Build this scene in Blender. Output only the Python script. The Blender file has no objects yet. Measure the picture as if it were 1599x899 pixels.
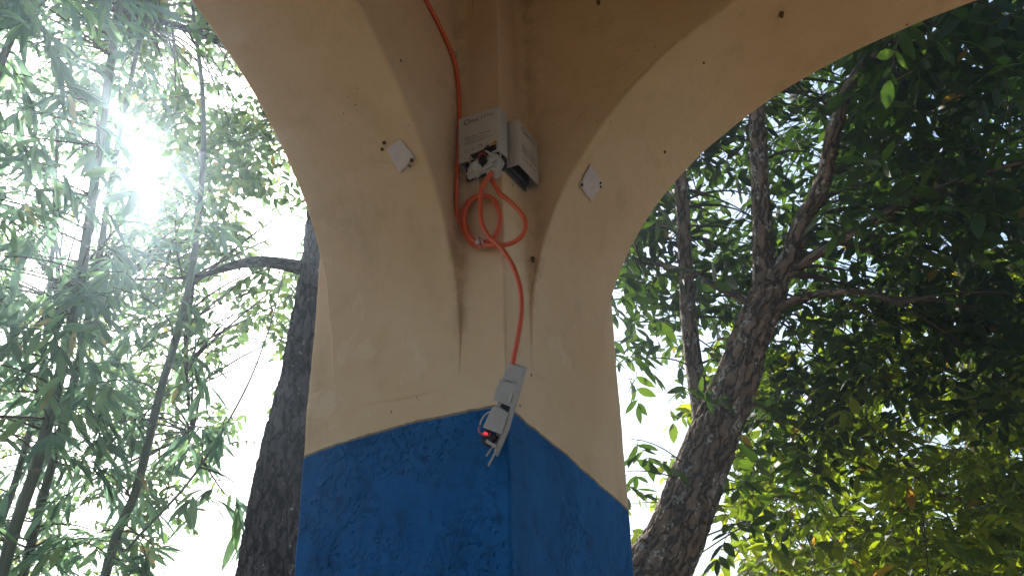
import bpy, math, random
import numpy as np
from mathutils import Vector, Matrix, noise
rng = np.random.default_rng(11)
random.seed(11)
scene = bpy.context.scene
COL = scene.collection

# ------------------------------------------------------------------ camera
FPX, PITCH, ROLL, CAMZ, SCALE = 1276.2, .432, .028, 1.5, 1.2     # focal length in pixels of a 1599 px wide picture
_c, _s = math.cos(PITCH), math.sin(PITCH)
_X, FW, _U = np.array([1, 0, 0.]), np.array([0, _c, _s]), np.array([0, -_s, _c])
RT = math.cos(ROLL) * _X - math.sin(ROLL) * _U
UP = math.sin(ROLL) * _X + math.cos(ROLL) * _U
CAM = np.array([0, 0, CAMZ])
cd = bpy.data.cameras.new('camera'); co = bpy.data.objects.new('camera', cd); COL.objects.link(co)
cd.sensor_width = 36; cd.lens = 36 * FPX / 1599; cd.clip_start = .02; cd.clip_end = 3000
m = Matrix.Identity(4)
for i in range(3):
    m[i][0], m[i][1], m[i][2], m[i][3] = RT[i], UP[i], -FW[i], CAM[i]
co.matrix_world = m
scene.camera = co

def ray(px, py):
    d = FPX * FW + (px - 799.5) * RT + (449.5 - py) * UP
    return d / np.linalg.norm(d)
def at(px, py, dist): return CAM + ray(px, py) * dist
def project(P):
    d = np.asarray(P) - CAM; z = d @ FW
    return np.stack([799.5 + FPX * (d @ RT) / z, 449.5 - FPX * (d @ UP) / z], -1), z

# ------------------------------------------------------------------ sky, sun, exposure
SUN_AZ, SUN_EL = math.radians(-27.49), math.radians(31.28)       # azimuth from +Y, clockwise positive
w = bpy.data.worlds.new('World'); scene.world = w; w.use_nodes = True
nt = w.node_tree; nt.nodes.clear()
sk = nt.nodes.new('ShaderNodeTexSky'); sk.sky_type = 'NISHITA'; sk.sun_disc = False
sk.sun_elevation = SUN_EL; sk.sun_rotation = SUN_AZ; sk.dust_density = 2.0; sk.air_density = 1.0
bg = nt.nodes.new('ShaderNodeBackground'); bg.inputs['Strength'].default_value = .15
wo = nt.nodes.new('ShaderNodeOutputWorld')
nt.links.new(sk.outputs[0], bg.inputs[0]); nt.links.new(bg.outputs[0], wo.inputs[0])
sl = bpy.data.lights.new('sun', 'SUN'); so = bpy.data.objects.new('sun', sl); COL.objects.link(so)
sl.energy = 4.5; sl.angle = math.radians(.53); sl.color = (1, .95, .87)
sdir = Vector((math.sin(SUN_AZ) * math.cos(SUN_EL), math.cos(SUN_AZ) * math.cos(SUN_EL), math.sin(SUN_EL)))
so.rotation_euler = sdir.to_track_quat('Z', 'Y').to_euler(); so.location = (0, 0, 30)
scene.view_settings.view_transform = 'Standard'; scene.view_settings.look = 'None'
scene.view_settings.gamma = 1; scene.view_settings.use_curve_mapping = False
scene.view_settings.exposure = 1.12
cy = scene.cycles
cy.max_bounces = 6; cy.diffuse_bounces = 4; cy.transmission_bounces = 4; cy.glossy_bounces = 2; cy.volume_bounces = 0
cy.sample_clamp_indirect = 8; cy.use_adaptive_sampling = True; cy.adaptive_threshold = .02

# ------------------------------------------------------------------ helpers
def tag(o, label=None, cat=None, group=None, kind=None):
    if label: o['label'] = label
    if cat: o['category'] = cat
    if group: o['group'] = group
    if kind: o['kind'] = kind
    return o
def empty(name, loc, rz=0):
    o = bpy.data.objects.new(name, None); COL.objects.link(o); o.location = loc; o.rotation_euler[2] = rz
    o.empty_display_size = .1
    return o
def link(name, me, parent=None, mats=()):
    o = bpy.data.objects.new(name, me); COL.objects.link(o)
    if parent: o.parent = parent
    for mt in mats: me.materials.append(mt)
    return o
def mesh(name, V, Fc, smooth=False):
    me = bpy.data.meshes.new(name); me.from_pydata([tuple(map(float, v)) for v in V], [], Fc); me.update()
    if smooth: me.polygons.foreach_set('use_smooth', [True] * len(me.polygons))
    return me
def mesh_np(name, V, tris=None, quads=None, smooth=True):
    me = bpy.data.meshes.new(name)
    nt_ = 0 if tris is None else len(tris); nq = 0 if quads is None else len(quads)
    me.vertices.add(len(V)); me.vertices.foreach_set('co', np.asarray(V, np.float32).ravel())
    li = np.concatenate([x for x in ([] if tris is None else [tris.ravel()]) + ([] if quads is None else [quads.ravel()])]).astype(np.int32)
    me.loops.add(len(li)); me.loops.foreach_set('vertex_index', li)
    tot = np.concatenate([np.full(nt_, 3), np.full(nq, 4)]).astype(np.int32)
    st = np.concatenate([[0], np.cumsum(tot)[:-1]]).astype(np.int32)
    me.polygons.add(len(tot)); me.polygons.foreach_set('loop_start', st)
    me.polygons.foreach_set('use_smooth', np.full(len(tot), smooth))
    me.update(calc_edges=True); me.validate()
    return me
def box(V, Fc, lo, hi):
    b = len(V)
    for x in (lo[0], hi[0]):
        for y in (lo[1], hi[1]):
            for z in (lo[2], hi[2]): V.append((x, y, z))
    for f in ((0, 1, 3, 2), (4, 6, 7, 5), (0, 4, 5, 1), (2, 3, 7, 6), (0, 2, 6, 4), (1, 5, 7, 3)): Fc.append([b + i for i in f])
def bevel(o, wd, seg=3, ang=35):
    md = o.modifiers.new('bevel', 'BEVEL'); md.width = wd; md.segments = seg; md.limit_method = 'ANGLE'; md.angle_limit = math.radians(ang)
    return o
def box_obj(name, lo, hi, mat, parent, bv=0):
    V, Fc = [], []; box(V, Fc, lo, hi)
    o = link(name, mesh(name, V, Fc), parent, [mat])
    if bv: bevel(o, bv)
    return o
def catmull(P, n):
    P = np.asarray(P, float); k = len(P); out = []
    Q = np.vstack([2 * P[0] - P[1], P, 2 * P[-1] - P[-2]])
    for t in np.linspace(0, k - 1 - 1e-9, n):
        i = int(t); u = t - i; a, b, c, d = Q[i:i + 4]
        out.append(.5 * (2 * b + (c - a) * u + (2 * a - 5 * b + 4 * c - d) * u * u + (3 * b - a - 3 * c + d) * u ** 3))
    return np.array(out)
def tube(path, rad, seg=8, disp=None, caps=True):
    """path (n,3), rad (n) -> verts, quads, params (theta, s)"""
    path = np.asarray(path, float); n = len(path); rad = np.broadcast_to(np.asarray(rad, float), (n,))
    T = np.gradient(path, axis=0); T /= np.linalg.norm(T, axis=1)[:, None] + 1e-12
    ref = np.array([1., 0, 0]) if abs(T[0][0]) < .8 else np.array([0, 1., 0])
    N = np.zeros_like(T)
    v = ref - T[0] * (ref @ T[0]); N[0] = v / np.linalg.norm(v)
    for i in range(1, n):
        v = N[i - 1] - T[i] * (N[i - 1] @ T[i]); N[i] = v / np.linalg.norm(v)
    B = np.cross(T, N)
    th = np.arange(seg) * 2 * math.pi / seg
    s = np.concatenate([[0], np.cumsum(np.linalg.norm(np.diff(path, axis=0), axis=1))])
    R = np.repeat(rad[:, None], seg, 1)
    if disp is not None:
        for i in range(n):
            for j in range(seg): R[i, j] += disp(th[j], s[i], rad[i])
    V = path[:, None] + N[:, None] * (np.cos(th)[None, :, None] * R[..., None]) + B[:, None] * (np.sin(th)[None, :, None] * R[..., None])
    idx = np.arange(n * seg).reshape(n, seg)
    q = np.stack([idx[:-1], np.roll(idx[:-1], -1, 1), np.roll(idx[1:], -1, 1), idx[1:]], -1).reshape(-1, 4)
    par = np.stack([np.cos(th)[None] * rad[:, None], np.sin(th)[None] * rad[:, None], np.repeat(s[:, None], seg, 1)], -1)
    V = V.reshape(-1, 3); par = par.reshape(-1, 3)
    tris = None
    if caps:
        V = np.vstack([V, path[0], path[-1]]); par = np.vstack([par, par[0], par[-1]])
        a = np.stack([np.roll(idx[0], -1), idx[0], np.full(seg, n * seg)], -1)
        b = np.stack([idx[-1], np.roll(idx[-1], -1), np.full(seg, n * seg + 1)], -1)
        tris = np.vstack([a, b])
    return V, q, tris, par
def tube_obj(name, path, rad, mat, parent, seg=8, disp=None, origin=None):
    V, q, t, par = tube(path, rad, seg, disp)
    if origin is not None: V = V - np.asarray(origin)
    me = mesh_np(name, V, t, q)
    at_ = me.attributes.new('barkco', 'FLOAT_VECTOR', 'POINT'); at_.data.foreach_set('vector', par.astype(np.float32).ravel())
    return link(name, me, parent, [mat])

# ------------------------------------------------------------------ materials
class NT:
    def __init__(s, name):
        s.m = bpy.data.materials.new(name); s.m.use_nodes = True; s.t = s.m.node_tree; s.t.nodes.clear()
        s.out = s.n('ShaderNodeOutputMaterial')
    def n(s, ty, **kw):
        o = s.t.nodes.new(ty)
        for k, v in kw.items(): setattr(o, k, v)
        return o
    def l(s, a, b): s.t.links.new(a, b)
    def put(s, v, sock):
        if hasattr(v, 'is_linked') or hasattr(v, 'links'): s.l(v, sock)
        else: sock.default_value = v if not isinstance(v, tuple) or len(v) == 4 or sock.type == 'VECTOR' else (*v, 1)
    def math(s, op, a, b=0., clamp=False):
        o = s.n('ShaderNodeMath', operation=op, use_clamp=clamp); s.put(a, o.inputs[0]); s.put(b, o.inputs[1]); return o.outputs[0]
    def mix(s, f, a, b, bt='MIX'):
        o = s.n('ShaderNodeMix', data_type='RGBA', blend_type=bt); s.put(f, o.inputs[0]); s.put(a, o.inputs[6]); s.put(b, o.inputs[7]); return o.outputs[2]
    def noise(s, co, sc, det=4, rough=.55, dist=0):
        o = s.n('ShaderNodeTexNoise'); s.put(co, o.inputs['Vector']); o.inputs['Scale'].default_value = sc
        o.inputs['Detail'].default_value = det; o.inputs['Roughness'].default_value = rough; o.inputs['Distortion'].default_value = dist
        return o.outputs['Fac']
    def vor(s, co, sc, feat='F1', out='Distance', rnd=1):
        o = s.n('ShaderNodeTexVoronoi', feature=feat); s.put(co, o.inputs['Vector']); o.inputs['Scale'].default_value = sc
        o.inputs['Randomness'].default_value = rnd
        return o.outputs[out]
    def rng(s, v, a, b, c=0., d=1.):
        o = s.n('ShaderNodeMapRange', interpolation_type='SMOOTHSTEP'); s.put(v, o.inputs[0])
        for i, x in enumerate((a, b, c, d)): o.inputs[i + 1].default_value = x
        return o.outputs[0]
    def scale(s, v, x):
        o = s.n('ShaderNodeVectorMath', operation='MULTIPLY'); s.put(v, o.inputs[0]); o.inputs[1].default_value = x; return o.outputs[0]
    def bump(s, h, st, dist, nrm=None):
        o = s.n('ShaderNodeBump'); s.put(h, o.inputs['Height']); o.inputs['Strength'].default_value = st; o.inputs['Distance'].default_value = dist
        if nrm is not None: s.l(nrm, o.inputs['Normal'])
        return o.outputs[0]
    def bsdf(s, col, rough=.6, nrm=None, spec=.3, **kw):
        o = s.n('ShaderNodeBsdfPrincipled'); s.put(col, o.inputs['Base Color']); s.put(rough, o.inputs['Roughness'])
        o.inputs['Specular IOR Level'].default_value = spec
        if nrm is not None: s.l(nrm, o.inputs['Normal'])
        for k, v in kw.items(): s.put(v, o.inputs[k.replace('_', ' ')])
        return o.outputs[0]
    def done(s, sh): s.l(sh, s.out.inputs['Surface']); return s.m
def plain(name, col, rough=.5, spec=.4, var=.08, sc=60, bump=0., **kw):
    t = NT(name); co = t.n('ShaderNodeTexCoord').outputs['Object']
    nz = t.noise(co, sc, 3)
    f = t.rng(nz, .3, .7, 1 - var, 1 + var)
    v = t.n('ShaderNodeVectorMath', operation='SCALE'); v.inputs[0].default_value = col; t.l(f, v.inputs['Scale'])
    nr = t.bump(t.noise(co, sc * 4, 3), bump, .002) if bump else None
    return t.done(t.bsdf(v.outputs[0], rough, nr, spec, **kw))

# pavilion dimensions (metres), local frame: X and Y run along the two faces of the corner pillar, Z up from the ground
S = SCALE
sL, tL, oL = .0677 * S, .2188 * S, .0417 * S
sR, tR, oR = .0755 * S, .2650 * S, .0894 * S
WY, WX = sL + tL + oL, sR + tR + oR
RL, EL, HL = .845 * S, .6662, CAMZ + .3345 * S
RR, ER, HR = .7779 * S, .7388, CAMZ + .3654 * S
NEXP = 2.3
ZTOP = 3.25
A0, AL = -.0094, 1.1056
EDGE = np.array([math.sin(A0) * S, math.cos(A0) * S, 0])
LX = np.array([math.cos(AL), math.sin(AL), 0]); LY = np.array([-math.sin(AL), math.cos(AL), 0])
LM = np.stack([LX, LY, [0, 0, 1.]])
def loc(P): return LM @ (np.asarray(P, float) - EDGE)
def wor(L): return EDGE + LM.T @ np.asarray(L, float)
def hit(px, py, ax, val):
    d = LM @ ray(px, py); o = loc(CAM); return o + d * ((val - o[ax]) / d[ax])

def plaster():
    t = NT('painted_plaster'); co = t.n('ShaderNodeTexCoord').outputs['Object']
    sp = t.n('ShaderNodeSeparateXYZ'); t.l(co, sp.inputs[0]); x, y, z = sp.outputs
    big = t.noise(co, 2.3, 5, .6); mid = t.noise(co, 14, 4, .6); fine = t.noise(co, 160, 3, .6)
    cream = t.mix(t.rng(big, .3, .72), (.68, .473, .26), (.78, .58, .36))
    cream = t.mix(t.math('MULTIPLY', t.rng(mid, .52, .75), .35), cream, (.54, .365, .175))
    # grime specks and smudges
    vd = t.vor(co, 21); ch = t.noise(co, 9, 2)
    speck = t.math('MULTIPLY', t.rng(vd, .05, .085, 1, 0), t.rng(ch, .57, .63))
    vd2 = t.vor(t.scale(co, (1, 1, .55)), 58); speck2 = t.math('MULTIPLY', t.rng(vd2, .06, .11, 1, 0), t.rng(t.noise(co, 5, 2), .58, .66))
    speck = t.math('MAXIMUM', speck, speck2)
    # brown run-off stains in the two re-entrant corners of the pillar
    wob = t.math('MULTIPLY', t.math('SUBTRACT', t.noise(t.scale(co, (1, 1, .5)), 9, 3), .5), .05)
    dl = t.math('ABSOLUTE', t.math('SUBTRACT', t.math('ADD', y, wob), sL + .004))
    lm_ = t.math('MULTIPLY', t.rng(dl, .003, .022, 1, 0), t.rng(t.math('ABSOLUTE', x), .02, .05, 1, 0))
    lm_ = t.math('MULTIPLY', lm_, t.rng(t.noise(co, 22, 4, .7), .4, .62))
    lm_ = t.math('MULTIPLY', lm_, t.rng(z, 1.88, 2.05))
    dr = t.math('ABSOLUTE', t.math('SUBTRACT', t.math('ADD', x, wob), sR + .004))
    rm_ = t.math('MULTIPLY', t.rng(dr, .003, .02, 1, 0), t.rng(t.math('ABSOLUTE', y), .02, .05, 1, 0))
    rm_ = t.math('MULTIPLY', rm_, t.rng(t.noise(co, 26, 4, .7), .42, .6))
    rm_ = t.math('MULTIPLY', rm_, t.rng(z, 2.0, 2.12))
    stain = t.math('MULTIPLY', t.math('MAXIMUM', lm_, rm_), .26)
    cream = t.mix(stain, cream, (.16, .095, .04))
    cream = t.mix(t.math('MULTIPLY', speck, .85), cream, (.09, .05, .025))
    # hairline crack / scuff marks
    scr = t.math('MULTIPLY', t.rng(t.noise(t.scale(co, (1, 1, .10)), 46, 3, .6, .5), .68, .73), t.rng(t.noise(co, 3.1, 3), .5, .62))
    cream = t.mix(t.math('MULTIPLY', scr, .5), cream, (.26, .165, .085))
    cream = t.mix(t.math('MULTIPLY', t.rng(t.noise(t.scale(co, (1, 1, .35)), 4.5, 6, .7), .55, .72), .38), cream, (.44, .31, .17))
    pale = t.math('MULTIPLY', t.rng(t.noise(co, 8, 5, .7, .7), .58, .62), t.rng(t.noise(co, 1.7, 2), .5, .6))
    cream = t.mix(t.math('MULTIPLY', pale, .4), cream, (.80, .645, .43))
    # blue dado, hand-painted edge that sinks away from the corner
    zl = t.math('SUBTRACT', t.math('SUBTRACT', CAMZ + .2965 * S, t.math('MULTIPLY', y, .072)), t.math('MULTIPLY', x, .165))
    edge = t.math('ADD', t.math('MULTIPLY', t.math('SUBTRACT', t.noise(co, 7, 4, .6), .5), .011), t.math('MULTIPLY', t.math('SUBTRACT', t.noise(co, 70, 3, .7), .5), .005))
    sag = t.math('MULTIPLY', t.math('MULTIPLY', t.math('SUBTRACT', .39, y), y), t.math('MULTIPLY', t.rng(x, .001, .01, 1, 0), .3))
    dz = t.math('SUBTRACT', t.math('ADD', t.math('ADD', zl, edge), sag), z)
    blue_f = t.rng(dz, -.0008, .0008)
    rim = t.math('MULTIPLY', t.rng(dz, -.0045, -.003), t.rng(dz, 0, .0006, 1, 0))
    b1 = t.noise(t.scale(co, (1, 1, .45)), 9, 6, .72); b2 = t.noise(co, 30, 5, .7, .6)
    blue = t.mix(t.rng(b1, .3, .7), (.003, .078, .215), (.007, .122, .315))
    blue = t.mix(t.math('MULTIPLY', t.rng(b2, .50, .68), .5), blue, (.003, .034, .09))
    blis = t.vor(t.scale(co, (1, 1, .6)), 17, 'DISTANCE_TO_EDGE'); bm = t.rng(t.noise(co, 4.2, 3), .42, .56)
    wear = t.math('MULTIPLY', t.rng(t.noise(co, 55, 4, .75), .66, .74), bm)
    blue = t.mix(t.math('MULTIPLY', wear, .5), blue, (.045, .18, .33))
    chips = t.math('MULTIPLY', t.rng(t.vor(co, 33), .03, .07, 1, 0), t.rng(t.noise(co, 7, 2), .6, .66))
    blue = t.mix(t.math('MULTIPLY', chips, .7), blue, (.45, .47, .46))
    col = t.mix(blue_f, cream, blue)
    col = t.mix(t.math('MULTIPLY', rim, .8), col, (.13, .12, .10))
    h1 = t.math('ADD', t.math('MULTIPLY', mid, .6), t.math('MULTIPLY', fine, .12))
    h1 = t.math('ADD', h1, t.math('MULTIPLY', big, 1.6)); h1 = t.math('ADD', h1, t.math('MULTIPLY', t.noise(t.scale(co, (1, 1, 3.2)), 11, 5, .65, 1.2), .4))
    flake = t.math('MULTIPLY', t.rng(t.noise(co, 26, 5, .7, .8), .47, .53), t.math('MULTIPLY', bm, blue_f))
    pits = t.math('MULTIPLY', t.rng(t.vor(co, 70), .1, .3, -1, 0), t.math('MULTIPLY', bm, blue_f))
    h = t.math('ADD', h1, t.math('ADD', t.math('MULTIPLY', flake, .55), t.math('MULTIPLY', pits, .55)))
    nr = t.bump(h, .8, .007)
    rough = t.math('SUBTRACT', .82, t.math('MULTIPLY', blue_f, .24))
    return t.done(t.bsdf(col, rough, nr, .12))
M_PL = plaster()

def leafmat(name, c1, c2, c3, trans, tcol, old=(.16, .10, .03), oldp=.006):
    t = NT(name); g = t.n('ShaderNodeNewGeometry'); oi = t.n('ShaderNodeObjectInfo')
    r = t.math('FRACT', t.math('ADD', g.outputs['Random Per Island'], oi.outputs['Random']))
    co = t.n('ShaderNodeTexCoord').outputs['Object']
    c = t.mix(t.rng(r, 0, .55), c1, c2); c = t.mix(t.rng(r, .55, .93), c, c3)
    c = t.mix(t.math('GREATER_THAN', r, 1 - oldp), c, old)
    c = t.mix(t.math('MULTIPLY', t.noise(co, 35, 2), .35), c, c1)
    tc = t.mix(1., c, tcol, 'MULTIPLY')
    p = t.bsdf(c, .5, None, .22)
    tr = t.n('ShaderNodeBsdfTranslucent'); t.l(tc, tr.inputs['Color'])
    mx = t.n('ShaderNodeMixShader'); mx.inputs[0].default_value = trans; t.l(p, mx.inputs[1]); t.l(tr.outputs[0], mx.inputs[2])
    return t.done(mx.outputs[0])
M_LEAF_R = leafmat('leaf_dark_green', (.012, .025, .007), (.019, .039, .009), (.038, .066, .011), .38, (4.6, 4.6, 1.6))
M_LEAF_Y = leafmat('leaf_yellow_green', (.026, .047, .008), (.055, .088, .012), (.095, .125, .014), .55, (5.8, 5.0, 1.5), (.13, .075, .025), .015)
M_LEAF_S = leafmat('leaf_small_green', (.035, .06, .026), (.055, .09, .032), (.09, .12, .035), .5, (4.2, 4.6, 3.2), (.16, .12, .04), .02)
M_LEAF_B = leafmat('leaf_bamboo', (.045, .07, .05), (.065, .095, .06), (.10, .14, .06), .6, (4.6, 5.3, 5.0), (.18, .13, .06), .015)

def bark(name, base, dark, pale, palep, ps=16, sc=1.):
    t = NT(name); at_ = t.n('ShaderNodeAttribute', attribute_name='barkco').outputs['Vector']
    wn = t.n('ShaderNodeTexNoise'); t.l(at_, wn.inputs['Vector']); wn.inputs['Scale'].default_value = 14 * sc; wn.inputs['Detail'].default_value = 4
    wv = t.n('ShaderNodeVectorMath', operation='MULTIPLY_ADD'); t.l(wn.outputs['Color'], wv.inputs[0]); wv.inputs[1].default_value = (.075, .075, .12); t.l(at_, wv.inputs[2])
    st = t.scale(wv.outputs[0], (1, 1, .2))
    v = t.vor(st, 26 * sc, 'DISTANCE_TO_EDGE'); n1 = t.noise(st, 40 * sc, 6, .7); n2 = t.noise(t.scale(at_, (1, 1, .5)), ps, 4, .6)
    crack = t.rng(t.math('ADD', v, t.math('MULTIPLY', t.math('SUBTRACT', n1, .5), .35)), .0, .16)
    c = t.mix(t.rng(n1, .3, .7), dark, base); c = t.mix(crack, tuple(x * .45 for x in dark), c)
    lich = t.math('MULTIPLY', t.rng(n2, palep, palep + .07), t.rng(t.noise(at_, 60 * sc, 4, .7), .42, .6))
    c = t.mix(lich, c, pale)
    h = t.math('ADD', t.math('MULTIPLY', crack, 1.), t.math('MULTIPLY', n1, .8))
    return t.done(t.bsdf(c, .85, t.bump(h, .9, .012), .2))
M_BARK_R = bark('bark_furrowed', (.27, .19, .125), (.115, .08, .055), (.50, .46, .39), .55)
M_BARK_L = bark('bark_flaky', (.135, .115, .11), (.06, .052, .05), (.46, .42, .37), .62, 28)
M_TWIG = plain('twig_bark', (.085, .06, .04), .8, .2, .3, 20)
M_CULM = None
def culm():
    t = NT('bamboo_culm'); at_ = t.n('ShaderNodeAttribute', attribute_name='barkco').outputs['Vector']
    n = t.noise(t.scale(at_, (1, 1, .08)), 40, 4, .6); n2 = t.noise(at_, 5, 3)
    c = t.mix(t.rng(n, .3, .7), (.11, .135, .09), (.18, .20, .13)); c = t.mix(t.rng(n2, .55, .7), c, (.19, .19, .15))
    return t.done(t.bsdf(c, .45, t.bump(n, .2, .002), .4))
M_CULM = culm(); M_NODE = plain('bamboo_node', (.23, .22, .17), .7, .2, .2, 30)
M_ORANGE = plain('orange_sheath', (.68, .11, .028), .42, .45, .06, 80)
M_GREYP = plain('grey_plastic', (.44, .405, .36), .45, .4, .05, 50)
M_WHITEP = plain('white_plastic', (.52, .48, .42), .42, .4, .05, 50)
M_CLEARP = plain('translucent_plastic', (.55, .54, .50), .35, .5, .08, 50)
M_DARK = plain('dark_plastic', (.02, .02, .022), .5, .4, .2, 80)
M_DGREY = plain('box_inside', (.10, .10, .11), .6, .3, .2, 40)
M_INK = plain('grey_ink', (.07, .065, .06), .8, .2, .1, 200)
M_INK2 = plain('pale_ink', (.22, .20, .18), .8, .2, .1, 200)
M_PAPER = plain('paper', (.64, .555, .50), .85, .15, .05, 60)
M_NAIL = plain('brown_nail', (.11, .06, .03), .7, .3, .3, 200)
M_WEB = plain('dirt_nest', (.16, .10, .05), .95, .1, .4, 200)
M_AMBER = plain('amber_film', (.52, .24, .03), .5, .3, .3, 120)
M_REDWIRE = plain('red_wire', (.55, .08, .07), .45, .4, .1, 100)
def lamp_mat():
    t = NT('red_lamp'); e = t.n('ShaderNodeEmission'); e.inputs[0].default_value = (1, .05, .09, 1); e.inputs[1].default_value = .5
    p = t.bsdf((.5, .03, .05), .3); a = t.n('ShaderNodeAddShader'); t.l(e.outputs[0], a.inputs[0]); t.l(p, a.inputs[1])
    return t.done(a.outputs[0])
M_LAMP = lamp_mat()
def ground_mat():
    t = NT('soil_ground'); co = t.n('ShaderNodeTexCoord').outputs['Object']
    n = t.noise(co, .35, 6, .65); n2 = t.noise(co, 6, 5, .7)
    c = t.mix(t.rng(n, .4, .6), (.20, .135, .075), (.13, .11, .05)); c = t.mix(t.rng(n2, .5, .75), c, (.10, .065, .035))
    return t.done(t.bsdf(c, .95, t.bump(n2, .6, .04), .1))
M_GROUND = ground_mat()
M_FLOOR = plain('concrete_floor', (.17, .135, .10), .85, .2, .2, 6, .4)
M_ROOF = plain('ceiling_paint', (.34, .25, .15), .85, .2, .1, 8, .3)

# ------------------------------------------------------------------ setting: ground
g = 400; n_ = 60
gx = np.sign(np.linspace(-1, 1, n_)) * np.abs(np.linspace(-1, 1, n_)) ** 3 * g
V = [(x, y, 0 if abs(x) < 8 and abs(y) < 8 else .25 * noise.noise(Vector((x * .05, y * .05, 3))) - .13) for x in gx for y in gx]
Fc = [[i * n_ + j, (i + 1) * n_ + j, (i + 1) * n_ + j + 1, i * n_ + j + 1] for i in range(n_ - 1) for j in range(n_ - 1)]
tag(link('ground', mesh('ground', V, Fc, True), None, [M_GROUND]), 'dry brown earth around the arched pavilion', 'ground', kind='structure')

# ------------------------------------------------------------------ pavilion
PAV = empty('arched_pavilion', tuple(EDGE), math.atan2(LX[1], LX[0]))
tag(PAV, 'cream plastered pavilion with round arches and a blue painted pillar base', 'pavilion')
def wobble(p, a=.0022):
    return a * (noise.noise(Vector(p) * 6.) + .5 * noise.noise(Vector(p) * 17.))
def pillar(name, x0, y0, x1, y1):
    # rounded rectangular shaft in rings, slightly uneven like hand-floated plaster
    r = .0045; pts = []
    nside = 26
    C4 = [(x1 - r, y1 - r, 0), (x0 + r, y1 - r, 90), (x0 + r, y0 + r, 180), (x1 - r, y0 + r, 270)]
    loop = []
    for k, (cx, cy_, a) in enumerate(C4):
        for q in range(5):
            th = math.radians(a + q * 22.5); loop.append((cx + r * math.cos(th), cy_ + r * math.sin(th), math.cos(th), math.sin(th)))
        nx = C4[(k + 1) % 4]; th = math.radians(a + 90)
        p0 = (cx + r * math.cos(th), cy_ + r * math.sin(th)); p1 = (nx[0] + r * math.cos(th), nx[1] + r * math.sin(th))
        for u in [.006, .018] + [q / nside for q in range(1, nside)] + [.982, .994]: loop.append((p0[0] + (p1[0] - p0[0]) * u, p0[1] + (p1[1] - p0[1]) * u, math.cos(th), math.sin(th)))
    zs = np.linspace(0.012, ZTOP - .005, 150); V = []
    for z in zs:
        for (x, y, nx_, ny_) in loop:
            d = wobble((x, y, z), .0016) + .0008 * noise.noise(Vector((x * 60, y * 60, z * 45)))
            V.append((x + nx_ * d, y + ny_ * d, z))
    L = len(loop); idx = np.arange(len(zs) * L).reshape(len(zs), L)
    q = np.stack([idx[:-1], np.roll(idx[:-1], -1, 1), np.roll(idx[1:], -1, 1), idx[1:]], -1).reshape(-1, 4)
    return link(name, mesh_np(name, np.array(V), None, q), PAV, [M_PL])
def arch(phi, R, e, h):
    q = 2 / NEXP
    c, s = abs(math.cos(phi)) ** q, abs(math.sin(phi)) ** q
    return R * (1 - c * (1 if math.cos(phi) >= 0 else -1)), h + R * e * s
def arch_wall(name, axis, d0, d1, R, e, h, sign=-1, w0=0.):
    """axis 'L': runs along X at depth Y in [d0,d1]; axis 'R': runs along Y at depth X in [d0,d1]"""
    phis = np.concatenate([np.linspace(0, .12, 10)[:-1] ** 1.0, np.linspace(.12, math.pi - .12, 130), np.linspace(math.pi - .12, math.pi, 10)[1:]])
    P = np.array([arch(p, R, e, h) for p in phis])
    T = np.gradient(P, axis=0); T /= np.linalg.norm(T, axis=1)[:, None] + 1e-9
    Nn = np.stack([-T[:, 1], T[:, 0]], 1)                      # into the masonry
    r = .005; prof = []                                        # (depth, offset into masonry)
    for k in range(5):
        a = k / 4 * math.pi / 2; prof.append((d0 + r - r * math.cos(a), r - r * math.sin(a)))
    for u in [.006, .02] + [k / 20 for k in range(1, 20)] + [.98, .994]: prof.append((d0 + r + (d1 - d0 - 2 * r) * u, 0))
    for k in range(5):
        a = k / 4 * math.pi / 2; prof.append((d1 - r + r * math.sin(a), r - r * math.cos(a)))
    V = []; n, kf = len(phis), 14
    for i in range(n):
        w_, z_ = P[i]; row = []
        e0 = (P[i] + Nn[i] * r)
        for k in range(kf): u = k / kf; row.append((e0[0], d0, ZTOP + (e0[1] - ZTOP) * u, 0))
        row.append((e0[0], d0, e0[1] + .006, 0)); row.append((e0[0], d0, e0[1] + .0015, 0))
        for (d, o) in prof: q = P[i] + Nn[i] * o; row.append((q[0], d, q[1], 1))
        row.append((e0[0], d1, e0[1] + .0015, 0)); row.append((e0[0], d1, e0[1] + .006, 0))
        for k in range(1, kf + 1): u = k / kf; row.append((e0[0], d1, e0[1] + (ZTOP - e0[1]) * u, 0))
        for (ww, dd, zz, f) in row:
            ww2 = min(max(ww, -.02), 2 * R + .02)
            b = 0 if zz < h + .02 else min(1, (zz - h - .02) / .1)
            x_, y_ = (w0 + sign * ww2, dd) if axis == 'L' else (dd, w0 + sign * ww2)
            k = wobble((x_, y_, zz), .003) * b
            if f: zz += k * Nn[i][1]; ww2 += k * Nn[i][0]
            else: dd += k * .7
            V.append((w0 + sign * ww2, dd, zz) if axis == 'L' else (dd, w0 + sign * ww2, zz))
    m_ = len(row); idx = np.arange(n * m_).reshape(n, m_)
    q = np.stack([idx[:-1, :-1], idx[:-1, 1:], idx[1:, 1:], idx[1:, :-1]], -1).reshape(-1, 4)
    if (axis == 'R') == (sign < 0): q = q[:, ::-1]
    return link(name, mesh_np(name, np.array(V), None, q), PAV, [M_PL])
XF, YF = -2 * RL, -2 * RR                                       # far pillars
tag(pillar('pillar', 0, 0, WX, WY), 'corner pillar, cream above and worn blue paint below')
pillar('pillar', XF - WX, 0, XF, WY); pillar('pillar', 0, YF - WY, WX, YF); pillar('pillar', XF - WX, YF - WY, XF, YF)
arch_wall('arch_wall', 'L', sL, sL + tL, RL, EL, HL)
arch_wall('arch_wall', 'R', sR, sR + tR, RR, ER, HR)
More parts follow.
